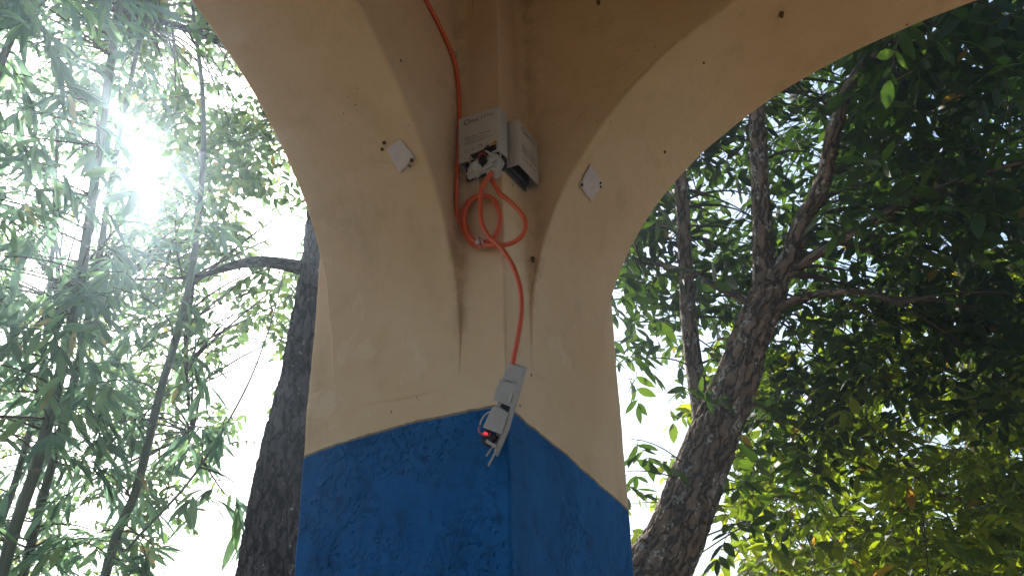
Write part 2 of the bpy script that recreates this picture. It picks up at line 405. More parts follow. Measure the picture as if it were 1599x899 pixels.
arch_wall('arch_wall', 'L', YF - sL - tL, YF - sL, RL, EL, HL)
arch_wall('arch_wall', 'R', XF - sR - tR, XF - sR, RR, ER, HR)
box_obj('ceiling', (XF - WX - .1, YF - WY - .1, ZTOP - .012), (WX + .1, WY + .1, ZTOP + .14), M_ROOF, PAV)
V = [(XF - WX - .35, YF - WY - .35, ZTOP + .142), (WX + .35, YF - WY - .35, ZTOP + .142), (WX + .35, WY + .35, ZTOP + .142), (XF - WX - .35, WY + .35, ZTOP + .142), ((XF) / 2, YF / 2, ZTOP + 1.1)]
link('roof', mesh('roof', V, [[3, 2, 1, 0], [0, 1, 4], [1, 2, 4], [2, 3, 4], [3, 0, 4]]), PAV, [M_ROOF])
box_obj('floor', (XF - WX - .25, YF - WY - .25, -.1), (WX + .25, WY + .25, .1), M_FLOOR, PAV, .01)

def fillet(axis, R, e, h, edge_):
    f0 = .022; V = []; n = 9; zs = np.concatenate([np.linspace(h + .05, h + .3, 40), np.linspace(h + .32, ZTOP - .02, 30)])
    for z in zs:
        u = min(1., (z - h) / (R * e)); wz = R * (1 - (1 - u ** NEXP) ** (1 / NEXP)) if u < 1 else 1
        f = min(f0, .75 * wz)
        for k in range(n):
            a = math.pi / 2 * k / (n - 1); p = -f + (f + .0015) * math.cos(a); q = edge_ - f + (f + .0015) * math.sin(a)
            V.append((p, q, z) if axis == 'L' else (q, p, z))
    Fc = [[i * n + k, i * n + k + 1, (i + 1) * n + k + 1, (i + 1) * n + k] for i in range(len(zs) - 1) for k in range(n - 1)]
    link('corner_fillet', mesh('corner_fillet', V, Fc, True), PAV, [M_PL])
fillet('L', RL, EL, HL, sL); fillet('R', RR, ER, HR, sR)
from mathutils.bvhtree import BVHTree
_pv, _pf = [], []
for o_ in PAV.children:
    if o_.name.split('.')[0] in ('arch_wall', 'pillar'):
        b_ = len(_pv); _pv += [v.co.copy() for v in o_.data.vertices]; _pf += [[b_ + i for i in p.vertices] for p in o_.data.polygons]
BVH = BVHTree.FromPolygons(_pv, _pf)
def on_soffit(px, py, side):
    d = Vector(LM @ ray(px, py)); p = BVH.ray_cast(Vector(loc(CAM)), d)[0]
    return np.array(p - d * .0006)
def on_soffit_smooth(px, py, side):
    R, e, h = (RL, EL, HL) if side == 'L' else (RR, ER, HR)
    o = loc(CAM); d = LM @ ray(px, py)
    def gfun(t):
        p = o + d * t; w_ = -p[0] if side == 'L' else -p[1]
        return (abs(1 - w_ / R)) ** NEXP + (max(p[2] - h, 0) / (R * e)) ** NEXP - 1
    a, b = .6, .6
    while gfun(b) < 0 and b < 4: b += .005
    a = b - .005
    for _ in range(30):
        c = (a + b) / 2
        if gfun(c) < 0: a = c
        else: b = c
    return o + d * (a - .0015)

# ------------------------------------------------------------------ vegetation
def sky_gap(px, py, gaps, k=1.):
    m_ = np.zeros(np.shape(px), bool)
    for gx_, gy_, rx, ry in gaps: m_ |= ((px - gx_) / (rx * k)) ** 2 + ((py - gy_) / (ry * k)) ** 2 < 1
    return m_
LB = np.array([(-400, 200), (0, 300), (60, 345), (135, 388), (205, 425), (270, 455), (330, 478), (385, 492), (440, 500), (713, 474), (899, 455), (1300, 430)])
RB = np.array([(-400, 1800), (0, 1548), (41, 1441), (77, 1343), (148, 1205), (246, 1087), (297, 1046), (358, 1005), (410, 980), (470, 955), (720, 977), (899, 990), (1300, 1010)])
def in_view(px, py):
    return (px > 2) & (px < 1597) & (py > 2) & (py < 897) & ((px < np.interp(py, LB[:, 0], LB[:, 1])) | (px > np.interp(py, RB[:, 0], RB[:, 1])))
def unit(a): return a / (np.linalg.norm(a, axis=-1, keepdims=True) + 1e-12)
def leaf_template(wmax=.42, curl=.10, fold=.22):
    st = [(.0, .06), (.2, .72), (.45, 1.), (.72, .74), (1., .0)]
    V = []; Q = []; Tt = []
    for k, (t, w_) in enumerate(st):
        zc = -curl * t * t
        if k == len(st) - 1: V.append((t, 0, zc)); continue
        for sgn in (-1, 0, 1): V.append((t, sgn * .5 * w_, zc + (fold * .5 * w_ * .25 if sgn else 0)))
    for k in range(3):
        a = 3 * k
        Q += [(a, a + 3, a + 4, a + 1), (a + 1, a + 4, a + 5, a + 2)]
    Tt += [(9, 12, 10), (10, 12, 11)]
    return np.array(V), np.array(Tt), np.array(Q)
LT_V, LT_T, LT_Q = leaf_template()
LEAFMESH = {}
def leaf_objects(parent, base, mat, P, D, N, L, W, count):
    """split the leaves that show largest off as single objects, the rest is one mesh"""
    D = unit(D); N = unit(N - D * (N * D).sum(1)[:, None]); Sd = np.cross(N, D)
    mid = P + D * L[:, None] * .5
    pj, z = project(mid)
    vis = in_view(pj[:, 0], pj[:, 1]) & (z > .5)
    size = L / np.maximum(z, .5)
    order = np.argsort(-(size * vis * (1.0 + .25 * rng.random(len(L)) - .06 * z)))
    single = order[:min(count, int(vis.sum() * .8))]
    key = mat.name
    if key not in LEAFMESH:
        me = mesh_np('leaf', LT_V, LT_T, LT_Q); me.materials.append(mat); LEAFMESH[key] = me
    for i in single:
        o = bpy.data.objects.new('leaf', LEAFMESH[key]); COL.objects.link(o); o.parent = parent
        mm = Matrix.Identity(4)
        for r in range(3):
            mm[r][0] = D[i, r] * L[i]; mm[r][1] = Sd[i, r] * W[i]; mm[r][2] = N[i, r] * L[i]; mm[r][3] = P[i, r] - base[r]
        o.matrix_basis = mm
    keep = np.ones(len(L), bool); keep[single] = False
    P, D, N, Sd, L, W = P[keep], D[keep], N[keep], Sd[keep], L[keep], W[keep]
    V = (P - base)[:, None] + D[:, None] * (LT_V[None, :, 0:1] * L[:, None, None]) + Sd[:, None] * (LT_V[None, :, 1:2] * W[:, None, None]) + N[:, None] * (LT_V[None, :, 2:3] * L[:, None, None])
    n = len(L)
    if n == 0: return
    off = (np.arange(n) * len(LT_V))[:, None, None]
    me = mesh_np('foliage', V.reshape(-1, 3), (LT_T[None] + off).reshape(-1, 3), (LT_Q[None] + off).reshape(-1, 4))
    tag(link('foliage', me, parent, [mat]), kind='stuff')
def thin_tubes(paths, r0, r1, seg=4):
    """paths (K,n,3) -> one mesh of tapered twigs"""
    K, n, _ = paths.shape
    T = unit(np.gradient(paths, axis=1)); ref = np.where(np.abs(T[..., 2:3]) < .9, np.array([0, 0, 1.]), np.array([1., 0, 0]))
    Nn = unit(np.cross(T, ref)); B = np.cross(T, Nn)
    rad = (np.asarray(r0)[..., None] * np.linspace(1, 0, n) + np.asarray(r1)[..., None] * np.linspace(0, 1, n))[..., None, None]
    th = np.arange(seg) * 2 * math.pi / seg
    V = paths[:, :, None] + rad * (np.cos(th)[:, None] * Nn[:, :, None] + np.sin(th)[:, None] * B[:, :, None])
    idx = np.arange(K * n * seg).reshape(K, n, seg)
    q = np.stack([idx[:, :-1], np.roll(idx[:, :-1], -1, 2), np.roll(idx[:, 1:], -1, 2), idx[:, 1:]], -1).reshape(-1, 4)
    return V.reshape(-1, 3), q
def twigs_obj(parent, base, groups, mat):
    Vs, Qs, o = [], [], 0
    for V, q in groups: Vs.append(V - base); Qs.append(q + o); o += len(V)
    tag(link('twigs', mesh_np('twigs', np.vstack(Vs), None, np.vstack(Qs)), parent, [mat]), kind='stuff')
def scatter(regions, gaps):
    out = []
    for (x0, y0, x1, y1, sp, d0, d1) in regions:
        xs = np.arange(x0, x1, sp); ys = np.arange(y0, y1, sp)
        X_, Y_ = np.meshgrid(xs, ys); X_ = X_.ravel() + rng.uniform(-.5, .5, X_.size) * sp; Y_ = Y_.ravel() + rng.uniform(-.5, .5, Y_.size) * sp
        ok = ~sky_gap(X_, Y_, gaps)
        for px, py in zip(X_[ok], Y_[ok]): out.append(at(px, py, rng.uniform(d0, d1)))
    out = np.array(out)
    return out[out[:, 2] > .4]
def clear_of_building(P):
    q = (P - EDGE) @ LM.T
    return ~((q[:, 0] > XF - WX - .5) & (q[:, 0] < WX + .35) & (q[:, 1] > YF - WY - .5) & (q[:, 1] < WY + .35) & (q[:, 2] < ZTOP + 1.3))
def branchlets(C, skel, n=7):
    """curved twigs from the nearest point of the limbs to each clump"""
    d = ((C[:, None] - skel[None]) ** 2).sum(2); d += rng.uniform(0, .3, d.shape); A = skel[np.argmin(d, 1)]
    t = np.linspace(0, 1, n)[None, :, None]
    mid = (A + C) / 2 + np.array([0, 0, .12]) * np.linalg.norm(C - A, axis=1)[:, None] + rng.normal(0, .05, C.shape)
    path = (1 - t) ** 2 * A[:, None] + 2 * t * (1 - t) * mid[:, None] + t * t * C[:, None]
    ln = np.linalg.norm(C - A, axis=1)
    return thin_tubes(path, .004 + .004 * ln, np.full(len(C), .0025)), A
def pinnate(C, ntw, rl, npair, L, Wr, gaps, spread, droop=.25, gapk=.85):
    K = len(C) * ntw
    O = np.repeat(C, ntw, 0) + rng.normal(0, spread, (K, 3))
    az = rng.uniform(0, 2 * math.pi, K); el = rng.normal(-.15, .35, K)
    D = np.stack([np.cos(az) * np.cos(el), np.sin(az) * np.cos(el), np.sin(el)], 1)
    ln = rng.uniform(.7, 1.2, K) * rl
    pj, _ = project(O + D * ln[:, None] * .6)
    ok = ~sky_gap(pj[:, 0], pj[:, 1], gaps, gapk) & clear_of_building(O) & clear_of_building(O + D * ln[:, None] * 1.2)
    O, D, ln = O[ok], D[ok], ln[ok]; K = len(O)
    t = np.linspace(0, 1, 5)[None, :, None]
    path = O[:, None] + D[:, None] * t * ln[:, None, None] - np.array([0, 0, 1.]) * (droop * t * t * ln[:, None, None])
    tw = thin_tubes(path, np.full(K, .003), np.full(K, .0012), 3)
    m_ = 2 * npair + 1
    tt = np.concatenate([np.repeat(np.linspace(.22, .95, npair), 2), [1.]]); sg = np.concatenate([np.tile([1, -1], npair), [0]])
    tt = np.clip(tt[None] + rng.normal(0, .03, (K, m_)), .1, 1.02)
    P = O[:, None] + D[:, None] * (tt * ln[:, None])[..., None] - np.array([0, 0, 1.]) * (droop * tt * tt * ln[:, None])[..., None]
    tang = unit(D - np.array([0, 0, 1.]) * 2 * droop * .5)[:, None]
    roll = rng.normal(0, .5, K)
    upv = unit(np.array([0, 0, 1.]) - D * D[:, 2:3]); sd = np.cross(upv, D)
    upr = upv * np.cos(roll)[:, None] + sd * np.sin(roll)[:, None]; sdr = np.cross(upr, D)
    LD = tang * .55 + sdr[:, None] * sg[None, :, None] * .85 + rng.normal(0, .22, (K, m_, 3)) - np.array([0, 0, .22])
    LN = upr[:, None] + rng.normal(0, .35, (K, m_, 3))
    LL = L * rng.uniform(.55, 1.25, (K, m_)); WW = LL * Wr * rng.uniform(.85, 1.15, (K, m_))
    return P.reshape(-1, 3), LD.reshape(-1, 3), LN.reshape(-1, 3), LL.ravel(), WW.ravel(), tw
def bark_disp(sc, amp):
    def f(th, s, r):
        v = Vector((math.cos(th) * r * sc, math.sin(th) * r * sc, s * sc * .26))
        v = v + noise.noise_vector(v * .9) * .45
        d = noise.voronoi(v)[0]; c = min((d[1] - d[0]) * 3.2, 1.)
        d2 = noise.voronoi(v * 2.3)[0]; c2 = min((d2[1] - d2[0]) * 3., 1.)
        return amp * (-1.5 * (1 - c) ** 2 - .5 * (1 - c2) ** 2 + .9 * noise.noise(v * .3) + .4 * noise.noise(v * 3.) + .3 * d[0])
    return f
def limb(name, pts, mat, parent, base, seg=10, n=40, disp=None):
    P = np.array([at(*p[:3]) for p in pts]); r = np.array([p[3] for p in pts])
    if name == 'trunk':                                         # carry the trunk down to the ground
        d = P[0] - P[1]; d /= np.linalg.norm(d); d = unit(d * .5 + np.array([0, 0, -1.]))
        if P[0][2] > 0: P = np.vstack([P[0] + d * (P[0][2] + .1) / -d[2], P]); r = np.concatenate([[r[0] * 1.25], r])
    c = catmull(np.c_[P, r], n)
    tube_obj(name, c[:, :3], c[:, 3], mat, parent, seg, disp, base)
    return c[:, :3]

GAP_R = [(1020, 615, 58, 92), (1115, 830, 38, 75), (1482, 115, 34, 34), (1240, 330, 22, 30), (1335, 405, 28, 18), (1455, 660, 24, 26), (1285, 520, 22, 26), (1245, 480, 18, 26), (1010, 690, 30, 30), (1540, 75, 18, 14), (1480, 730, 16, 16), (1290, 120, 14, 14), (1400, 230, 16, 12), (1520, 210, 18, 12), (1560, 300, 14, 10), (1430, 330, 16, 10), (1130, 300, 14, 14), (1375, 90, 12, 10), (1560, 130, 14, 12), (1470, 400, 12, 12)]
GAP_L = [(25, 85, 42, 30), (100, 365, 45, 38), (45, 290, 30, 24), (238, 244, 38, 34), (308, 80, 20, 30), (338, 140, 26, 16), (412, 330, 34, 42), (440, 360, 22, 30), (345, 490, 26, 36), (385, 590, 46, 70),
         (425, 570, 24, 60), (405, 680, 30, 60), (330, 810, 52, 56), (310, 870, 60, 30), (120, 660, 22, 20), (65, 560, 22, 18), (100, 750, 20, 26), (15, 690, 22, 34), (60, 440, 26, 20), (20, 200, 24, 22), (150, 800, 22, 22), (45, 830, 20, 24), (180, 700, 18, 20), (160, 300, 20, 25), (215, 180, 14, 20), (275, 650, 16, 16), (10, 390, 18, 20)]

# --- right: leaning furrowed tree
def make_leaning_tree():
    base = at(985, 1000, 4.6) * np.array([1, 1, 0]); base[2] = 0
    r = empty('leaning_tree', tuple(base)); tag(r, 'large leaning tree with furrowed lichen-spotted trunk right of the pillar', 'tree')
    tr = limb('trunk', [(970, 1010, 4.6, .185), (1047, 850, 4.6, .158), (1099, 720, 4.6, .140), (1143, 610, 4.62, .120), (1170, 530, 4.65, .108), (1200, 462, 4.7, .102), (1212, 425, 4.72, .070)], M_BARK_R, r, base, 110, 330, bark_disp(24, .013))
    sk = [tr[120:]]
    br = [[(1196, 475, 4.7, .075), (1192, 420, 4.72, .062), (1190, 340, 4.75, .055), (1185, 250, 4.8, .05), (1182, 150, 4.9, .045), (1190, 0, 5.1, .035), (1215, -180, 5.4, .02)],
          [(1205, 450, 4.72, .075), (1232, 405, 4.7, .06), (1252, 350, 4.7, .052), (1285, 285, 4.65, .046), (1302, 205, 4.6, .04), (1330, 130, 4.6, .034), (1395, 40, 4.6, .026), (1470, -120, 4.6, .015)],
          [(1225, 432, 4.7, .035), (1275, 398, 4.6, .028), (1350, 352, 4.5, .022), (1450, 300, 4.4, .016), (1599, 252, 4.3, .011), (1720, 230, 4.2, .006)],
          [(1190, 490, 4.7, .03), (1262, 462, 4.55, .02), (1345, 455, 4.4, .013), (1400, 475, 4.3, .008)],
          [(1165, 470, 4.7, .026), (1120, 448, 4.75, .02), (1060, 420, 4.8, .015), (985, 408, 4.9, .011), (900, 400, 5.0, .006)],
          [(1103, 690, 4.72, .058), (1090, 610, 4.85, .055), (1080, 540, 4.9, .052), (1072, 450, 4.95, .046), (1067, 340, 5.0, .042), (1062, 260, 5.05, .037), (1070, 120, 5.2, .028), (1100, -80, 5.4, .015)]]
    for b in br: sk.append(limb('branch', b, M_BARK_R, r, base, 14, 48, bark_disp(40, .004)))
    C = scatter([(905, -160, 1400, 440, 58, 5.6, 7.0), (1400, -160, 1700, 440, 62, 4.6, 6.2), (905, -100, 1700, 440, 88, 5.6, 7.4), (960, 440, 1150, 570, 60, 5.3, 6.6), (1215, 440, 1700, 560, 56, 5.0, 6.6), (1190, 560, 1330, 720, 64, 4.9, 6.2), (1360, -60, 1650, 360, 80, 4.2, 4.8), (985, 300, 1060, 420, 90, 4.5, 4.8)], GAP_R)
    C = C[clear_of_building(C)]
    bl, A = branchlets(C, np.vstack(sk))
    P, D, N, L, W, tw = pinnate(C, 7, .32, 4, .125, .37, GAP_R, .12)
    # sprays that hang into the clear sky beside the pillar
    C2 = np.array([at(975, 565, 4.4), at(1070, 600, 4.5), at(985, 685, 4.3), at(978, 735, 4.3), at(1150, 830, 4.3)])
    P2, D2, N2, L2, W2, tw2 = pinnate(C2, 3, .20, 3, .125, .34, [], .05)
    b2, _ = branchlets(C2, np.vstack([A, np.vstack(sk)]))
    twigs_obj(r, base, [bl, tw, tw2, b2], M_TWIG)
    leaf_objects(r, base, M_LEAF_R, *[np.concatenate(q) for q in ((P, P2), (D, D2), (N, N2), (L, L2), (W, W2))], 300)
make_leaning_tree()

# --- right: sunlit yellow-green tree further back
def make_tree(name, label, trunk, branches, regions, gaps, leafm, barkm, ntw, rl, npair, L, Wr, spread, single, gapk=.85, seg=20, nring=70, amp=.006):
    base = at(*trunk[0][:3]); base[2] = 0
    r = empty(name, tuple(base)); tag(r, label, 'tree')
    sk = [limb('trunk', trunk, barkm, r, base, seg, nring, bark_disp(28, amp))]
    for b in branches: sk.append(limb('branch', b, barkm, r, base, 10, 36))
    C = scatter(regions, gaps); C = C[clear_of_building(C)]
    bl, A = branchlets(C, np.vstack(sk))
    P, D, N, Lf, W, tw = pinnate(C, ntw, rl, npair, L, Wr, gaps, spread, gapk=gapk)
    twigs_obj(r, base, [bl, tw], M_TWIG)
    leaf_objects(r, base, leafm, P, D, N, Lf, W, single)
make_tree('sunlit_tree', 'yellow-green tree with sunlight through its leaves, lower right behind leaning trunk',
          [(1640, 990, 7.2, .14), (1628, 760, 7.2, .12), (1608, 560, 7.2, .10), (1592, 440, 7.2, .085), (1600, 280, 7.3, .06), (1640, 60, 7.5, .03)],
          [[(1612, 800, 7.2, .05), (1540, 760, 7.0, .035), (1470, 775, 6.8, .025), (1395, 700, 6.6, .018), (1290, 590, 6.5, .010)],
           [(1620, 700, 7.2, .04), (1520, 620, 7.0, .028), (1400, 560, 6.8, .018), (1300, 540, 6.6, .008)],
           [(1626, 850, 7.2, .04), (1480, 850, 7.0, .028), (1330, 830, 6.8, .02), (1200, 800, 6.6, .01)]],
          [(1140, 560, 1720, 960, 62, 6.0, 7.6), (1300, 430, 1720, 620, 66, 6.2, 7.6), (980, 760, 1140, 960, 80, 6.4, 7.2), (1190, 640, 1720, 960, 56, 7.6, 8.6), (1180, 480, 1720, 960, 70, 5.4, 6.4)],
          GAP_R, M_LEAF_Y, M_BARK_R, 7, .34, 4, .125, .40, .16, 300)
make_tree('background_tree', 'dark dense tree at the far right, furthest back behind the branches',
          [(1560, 1000, 9.5, .18), (1535, 700, 9.5, .16), (1510, 400, 9.5, .13), (1490, 240, 9.5, .11), (1480, 60, 9.6, .09), (1470, -150, 9.8, .06)],
          [[(1500, 330, 9.5, .05), (1400, 230, 9.4, .035), (1290, 170, 9.3, .02)], [(1490, 220, 9.5, .05), (1580, 120, 9.4, .03), (1680, 60, 9.3, .02)]],
          [(1180, -160, 1760, 420, 96, 8.6, 10.5), (1080, 150, 1300, 520, 80, 8.6, 10), (1180, 780, 1760, 980, 64, 8.4, 9.8)],
          GAP_R, M_LEAF_R, M_BARK_R, 6, .4, 4, .13, .40, .2, 200)

# --- left: trunk beside the pillar, small leaves
make_tree('flaky_trunk_tree', 'tall tree with flaky dark trunk rising close beside the left of the pillar',
          [(418, 1010, 4.3, .20), (430, 890, 4.3, .185), (450, 740, 4.35, .165), (476, 590, 4.4, .135), (496, 450, 4.45, .108), (505, 370, 4.5, .098), (512, 230, 4.6, .09), (500, 60, 4.8, .08), (480, -200, 5.2, .05)],
          [[(495, 425, 4.45, .045), (440, 412, 4.6, .035), (385, 410, 4.9, .030), (300, 432, 5.4, .014), (190, 440, 6.0, .010), (90, 470, 6.6, .006)],
           [(505, 200, 4.6, .05), (420, 120, 5.0, .035), (330, 60, 5.6, .025), (200, 20, 6.2, .015)],
           [(490, 20, 4.8, .045), (380, -60, 5.4, .03), (250, -100, 6.0, .018)],
           [(300, 432, 5.4, .022), (290, 560, 6.0, .015), (300, 680, 6.4, .008)]],
          [(170, -140, 560, 190, 52, 5.4, 7.4), (260, 190, 520, 420, 48, 5.6, 7.2), (350, 400, 540, 560, 50, 5.4, 6.8), (150, 420, 390, 800, 52, 6.2, 8.0), (-60, 0, 300, 440, 78, 6.8, 8.4), (-60, 440, 200, 900, 84, 6.8, 8.4), (180, -60, 480, 420, 60, 7.4, 8.8)],
          GAP_L, M_LEAF_S, M_BARK_L, 8, .28, 5, .085, .42, .14, 300, .8, 110, 330, .011)

# --- left: bamboo stalks
def bamboo(label, pts, regions, nclump_leaf, single):
    base = at(*pts[0][:3]); base[2] = 0
    r = empty('bamboo_stalk', tuple(base)); tag(r, label, 'bamboo', 'bamboo stalks on the left')
    P0 = np.array([at(*p[:3]) for p in pts]); rd = np.array([p[3] for p in pts])
    d = P0[0] - P0[1]; d /= np.linalg.norm(d); d = unit(d * .4 + np.array([0, 0, -1.]))
    P0 = np.vstack([P0[0] + d * (P0[0][2] + .1) / -d[2], P0]); rd = np.concatenate([[rd[0] * 1.05], rd])
    rd = rd * .85
    c = catmull(np.c_[P0, rd], 160)
    tube_obj('culm', c[:, :3], c[:, 3], M_CULM, r, 12, None, base)
    s = np.concatenate([[0], np.cumsum(np.linalg.norm(np.diff(c[:, :3], axis=0), axis=1))])
    nodes = []
    for q in np.arange(.25, s[-1], .33):
        i = int(np.searchsorted(s, q)); i = min(max(i, 1), len(c) - 2)
        tdir = unit(c[i + 1, :3] - c[i - 1, :3]); p = c[i, :3]; rr = c[i, 3]; nodes.append(p)
        pth = np.array([p - tdir * .012, p - tdir * .005, p, p + tdir * .005, p + tdir * .012])
        tube_obj('node_ring', pth, np.array([1.0, 1.12, 1.2, 1.12, 1.0]) * rr, M_NODE, r, 12, None, base)
    nodes = np.array(nodes)
    C = scatter(regions, GAP_L); C = C[clear_of_building(C)]
    bl, A = branchlets(C, c[30:, :3] if len(C) else c[:, :3])
    K = len(C) * 5                                             # each clump: five leafy twig tips
    O = np.repeat(C, 5, 0) + rng.normal(0, .13, (K, 3))
    az = rng.uniform(0, 2 * math.pi, K); el = rng.normal(-.25, .4, K)
    D = np.stack([np.cos(az) * np.cos(el), np.sin(az) * np.cos(el), np.sin(el)], 1)
    pj, _ = project(O + D * .12); ok = ~sky_gap(pj[:, 0], pj[:, 1], GAP_L, .75) & clear_of_building(O + D * .3); O, D = O[ok], D[ok]; K = len(O)
    t = np.linspace(0, 1, 4)[None, :, None]; tl = rng.uniform(.12, .26, K)
    tw = thin_tubes(O[:, None] - D[:, None] * .08 + D[:, None] * t * tl[:, None, None], np.full(K, .0025), np.full(K, .001), 3)
    m_ = nclump_leaf
    tt = np.linspace(.25, 1, m_)[None] + rng.normal(0, .05, (K, m_)); P = O[:, None] - D[:, None] * .08 + D[:, None] * (tt * tl[:, None])[..., None]
    sd = unit(np.cross(D, np.array([0, 0, 1.]) + rng.normal(0, .25, D.shape))); fan = np.linspace(-1, 1, m_)[None] * np.where(np.arange(m_) % 2, 1, -1) + rng.normal(0, .2, (K, m_))
    LD = D[:, None] * .8 + sd[:, None] * fan[..., None] * .75 - np.array([0, 0, .45]) + rng.normal(0, .15, (K, m_, 3))
    LN = np.cross(sd, D)[:, None] * 1. + np.array([0, 0, .6]) + rng.normal(0, .45, (K, m_, 3))
    LL = rng.uniform(.12, .24, (K, m_)); WW = LL * rng.uniform(.13, .20, (K, m_))
    twigs_obj(r, base, [bl, tw], M_TWIG)
    leaf_objects(r, base, M_LEAF_B, P.reshape(-1, 3), LD.reshape(-1, 3), LN.reshape(-1, 3), LL.ravel(), WW.ravel(), single)
bamboo('thickest bamboo stalk, crossing the whole left edge from bottom corner to top', [(-2, 915, 4.9, .036), (60, 715, 4.9, .035), (112, 505, 5.0, .033), (140, 340, 5.1, .031), (160, 190, 5.2, .029), (187, 0, 5.4, .026), (215, -220, 5.7, .018)],
       [(-120, -120, 210, 140, 66, 4.4, 5.6), (-120, 140, 180, 420, 66, 4.2, 5.6), (-120, 420, 190, 700, 66, 4.3, 5.4)], 6, 300)
bamboo('second bamboo stalk, close along the right side of the thickest one', [(35, 905, 5.5, .030), (88, 700, 5.5, .029), (124, 560, 5.55, .027), (150, 430, 5.6, .025), (185, 220, 5.7, .021), (240, -40, 5.9, .014)],
       [(-80, 660, 210, 960, 66, 4.8, 6.0), (120, 380, 260, 660, 76, 5.2, 6.2)], 6, 250)
bamboo('bamboo stalk rising from bottom centre of the left opening', [(160, 915, 5.0, .030), (214, 760, 5.05, .029), (252, 605, 5.1, .027), (283, 500, 5.2, .025), (308, 360, 5.3, .022), (318, 180, 5.5, .018), (300, 0, 5.8, .012)],
       [(150, 640, 330, 900, 72, 4.6, 5.8), (200, 300, 380, 640, 84, 4.8, 5.8)], 6, 250)
bamboo('thin slanting bamboo shoot nearest the flaky trunk', [(150, 930, 4.6, .010), (205, 850, 4.6, .009), (300, 745, 4.7, .008), (378, 618, 4.8, .007), (418, 520, 4.9, .0055), (440, 440, 5.0, .004)],
       [(300, 660, 440, 900, 80, 4.4, 5.0)], 5, 120)
bamboo('bamboo stalk cut off by the lower left picture edge', [(-40, 920, 5.8, .026), (0, 818, 5.8, .025), (32, 725, 5.85, .024), (62, 600, 5.9, .022), (80, 420, 6.0, .018), (90, 200, 6.2, .012)],
       [(-120, 560, 60, 900, 76, 5.2, 6.4)], 6, 150)
bamboo('bamboo stalk in the upper left corner of the picture', [(-130, 700, 4.6, .028), (-70, 380, 4.6, .026), (-8, 130, 4.7, .023), (28, 32, 4.75, .020), (60, -90, 4.9, .014)],
       [(-120, -100, 130, 60, 72, 4.2, 5.0), (-100, 180, 60, 480, 84, 3.9, 4.8)], 6, 200)

# ------------------------------------------------------------------ terminal boxes on the pillar
ROT = math.atan2(LX[1], LX[0])
def text_mesh(name, body, size, mat, parent, mw):
    cu = bpy.data.curves.new(name, 'FONT'); cu.body = body; cu.size = size; cu.extrude = .0001; cu.resolution_u = 3
    o = bpy.data.objects.new(name, cu); COL.objects.link(o)
    me = bpy.data.meshes.new_from_object(o.evaluated_get(bpy.context.evaluated_depsgraph_get())); bpy.data.objects.remove(o)
    p = link(name, me, parent, [mat]); p.matrix_basis = mw; return p
def frame(o, ex, ey):
    ex, ey = Vector(ex), Vector(ey); ez = ex.cross(ey); mm = Matrix.Identity(4)
    for i in range(3): mm[i][0], mm[i][1], mm[i][2], mm[i][3] = ex[i], ey[i], ez[i], o[i]
    return mm
def terminal_box(label, mw, broken):
    """local: x right along the face, y up, z out of the wall; origin bottom-left corner of the cover on the wall"""
    r = empty('terminal_box', (0, 0, 0)); r.matrix_world = mw; tag(r, label, 'terminal box', 'terminal boxes on the pillar')
    Wd, Ht, Th = .0845, .098, .029
    # cover: front, top and sides, open below
    V, Fc = [], []
    box(V, Fc, (0, 0, Th - .0025), (Wd, Ht, Th)); cover = link('cover', mesh('cover', V, Fc), r, [M_WHITEP])
    V, Fc = [], []; box(V, Fc, (0, 0, 0), (Wd, Ht, Th))
    Fc = [f for f in Fc if not all(abs(V[i][1]) < 1e-6 for i in f) and not all(abs(V[i][2]) < 1e-6 for i in f)]
    cover.data.clear_geometry(); cover.data.from_pydata(V, [], Fc); cover.data.update()
    bm_ = cover.modifiers.new('bevel', 'BEVEL'); bm_.width = .0055; bm_.segments = 4; bm_.limit_method = 'ANGLE'
    sm = cover.modifiers.new('solid', 'SOLIDIFY'); sm.thickness = .0022; sm.offset = -1
    box_obj('backplate', (.002, -.022 if broken else -.004, .0008), (Wd - .002, Ht - .004, .0026), M_DGREY, r)
    box_obj('inner_tray', (.006, .004, .004), (Wd - .006, .05, .010), M_DGREY, r, .001)
    tx = lambda body, x, y, sz, mt, nm='lettering': text_mesh(nm, body, sz, mt, r, frame((x, y, Th + .0003), (1, 0, 0), (0, 1, 0)))
    tx('C', .0125, .0765, .0155, M_INK); tx('hina', .0240, .0775, .0115, M_INK); tx('FTTH', .0480, .0780, .0100, M_INK2)
    tx('FIBRE  OPTIC  TERMINAL', .0150, .0460, .0046, M_INK2); tx('INDOOR OPTICAL BOX', .0150, .0400, .0046, M_INK2)
    tx('KEEP AWAY FROM WATER', .0150, .0340, .0046, M_INK2)
    tx('CE', .0405, .0200, .0085, M_INK2)
    for x0 in (.015, .028, .056):
        V, Fc = [], []
        if x0 == .015:
            for (a, b, c, d) in ((0, 0, .007, .0008), (0, .0062, .007, .007), (0, .0008, .0008, .0062), (.0062, .0008, .007, .0062)): box(V, Fc, (x0 + a, .018 + b, Th + .0001), (x0 + c, .018 + d, Th + .0004))
        else:
            b = 0
            tri = [(0, 0), (.008, 0), (.004, .007)]; inn = [(.0016, .001), (.0064, .001), (.004, .0052)]
            V = [(x0 + x, .0185 + y, Th + .0003) for x, y in tri + inn]; Fc = [[0, 1, 4, 3], [1, 2, 5, 4], [2, 0, 3, 5]]
        link('symbol', mesh('symbol', V, Fc), r, [M_INK2])
    return r
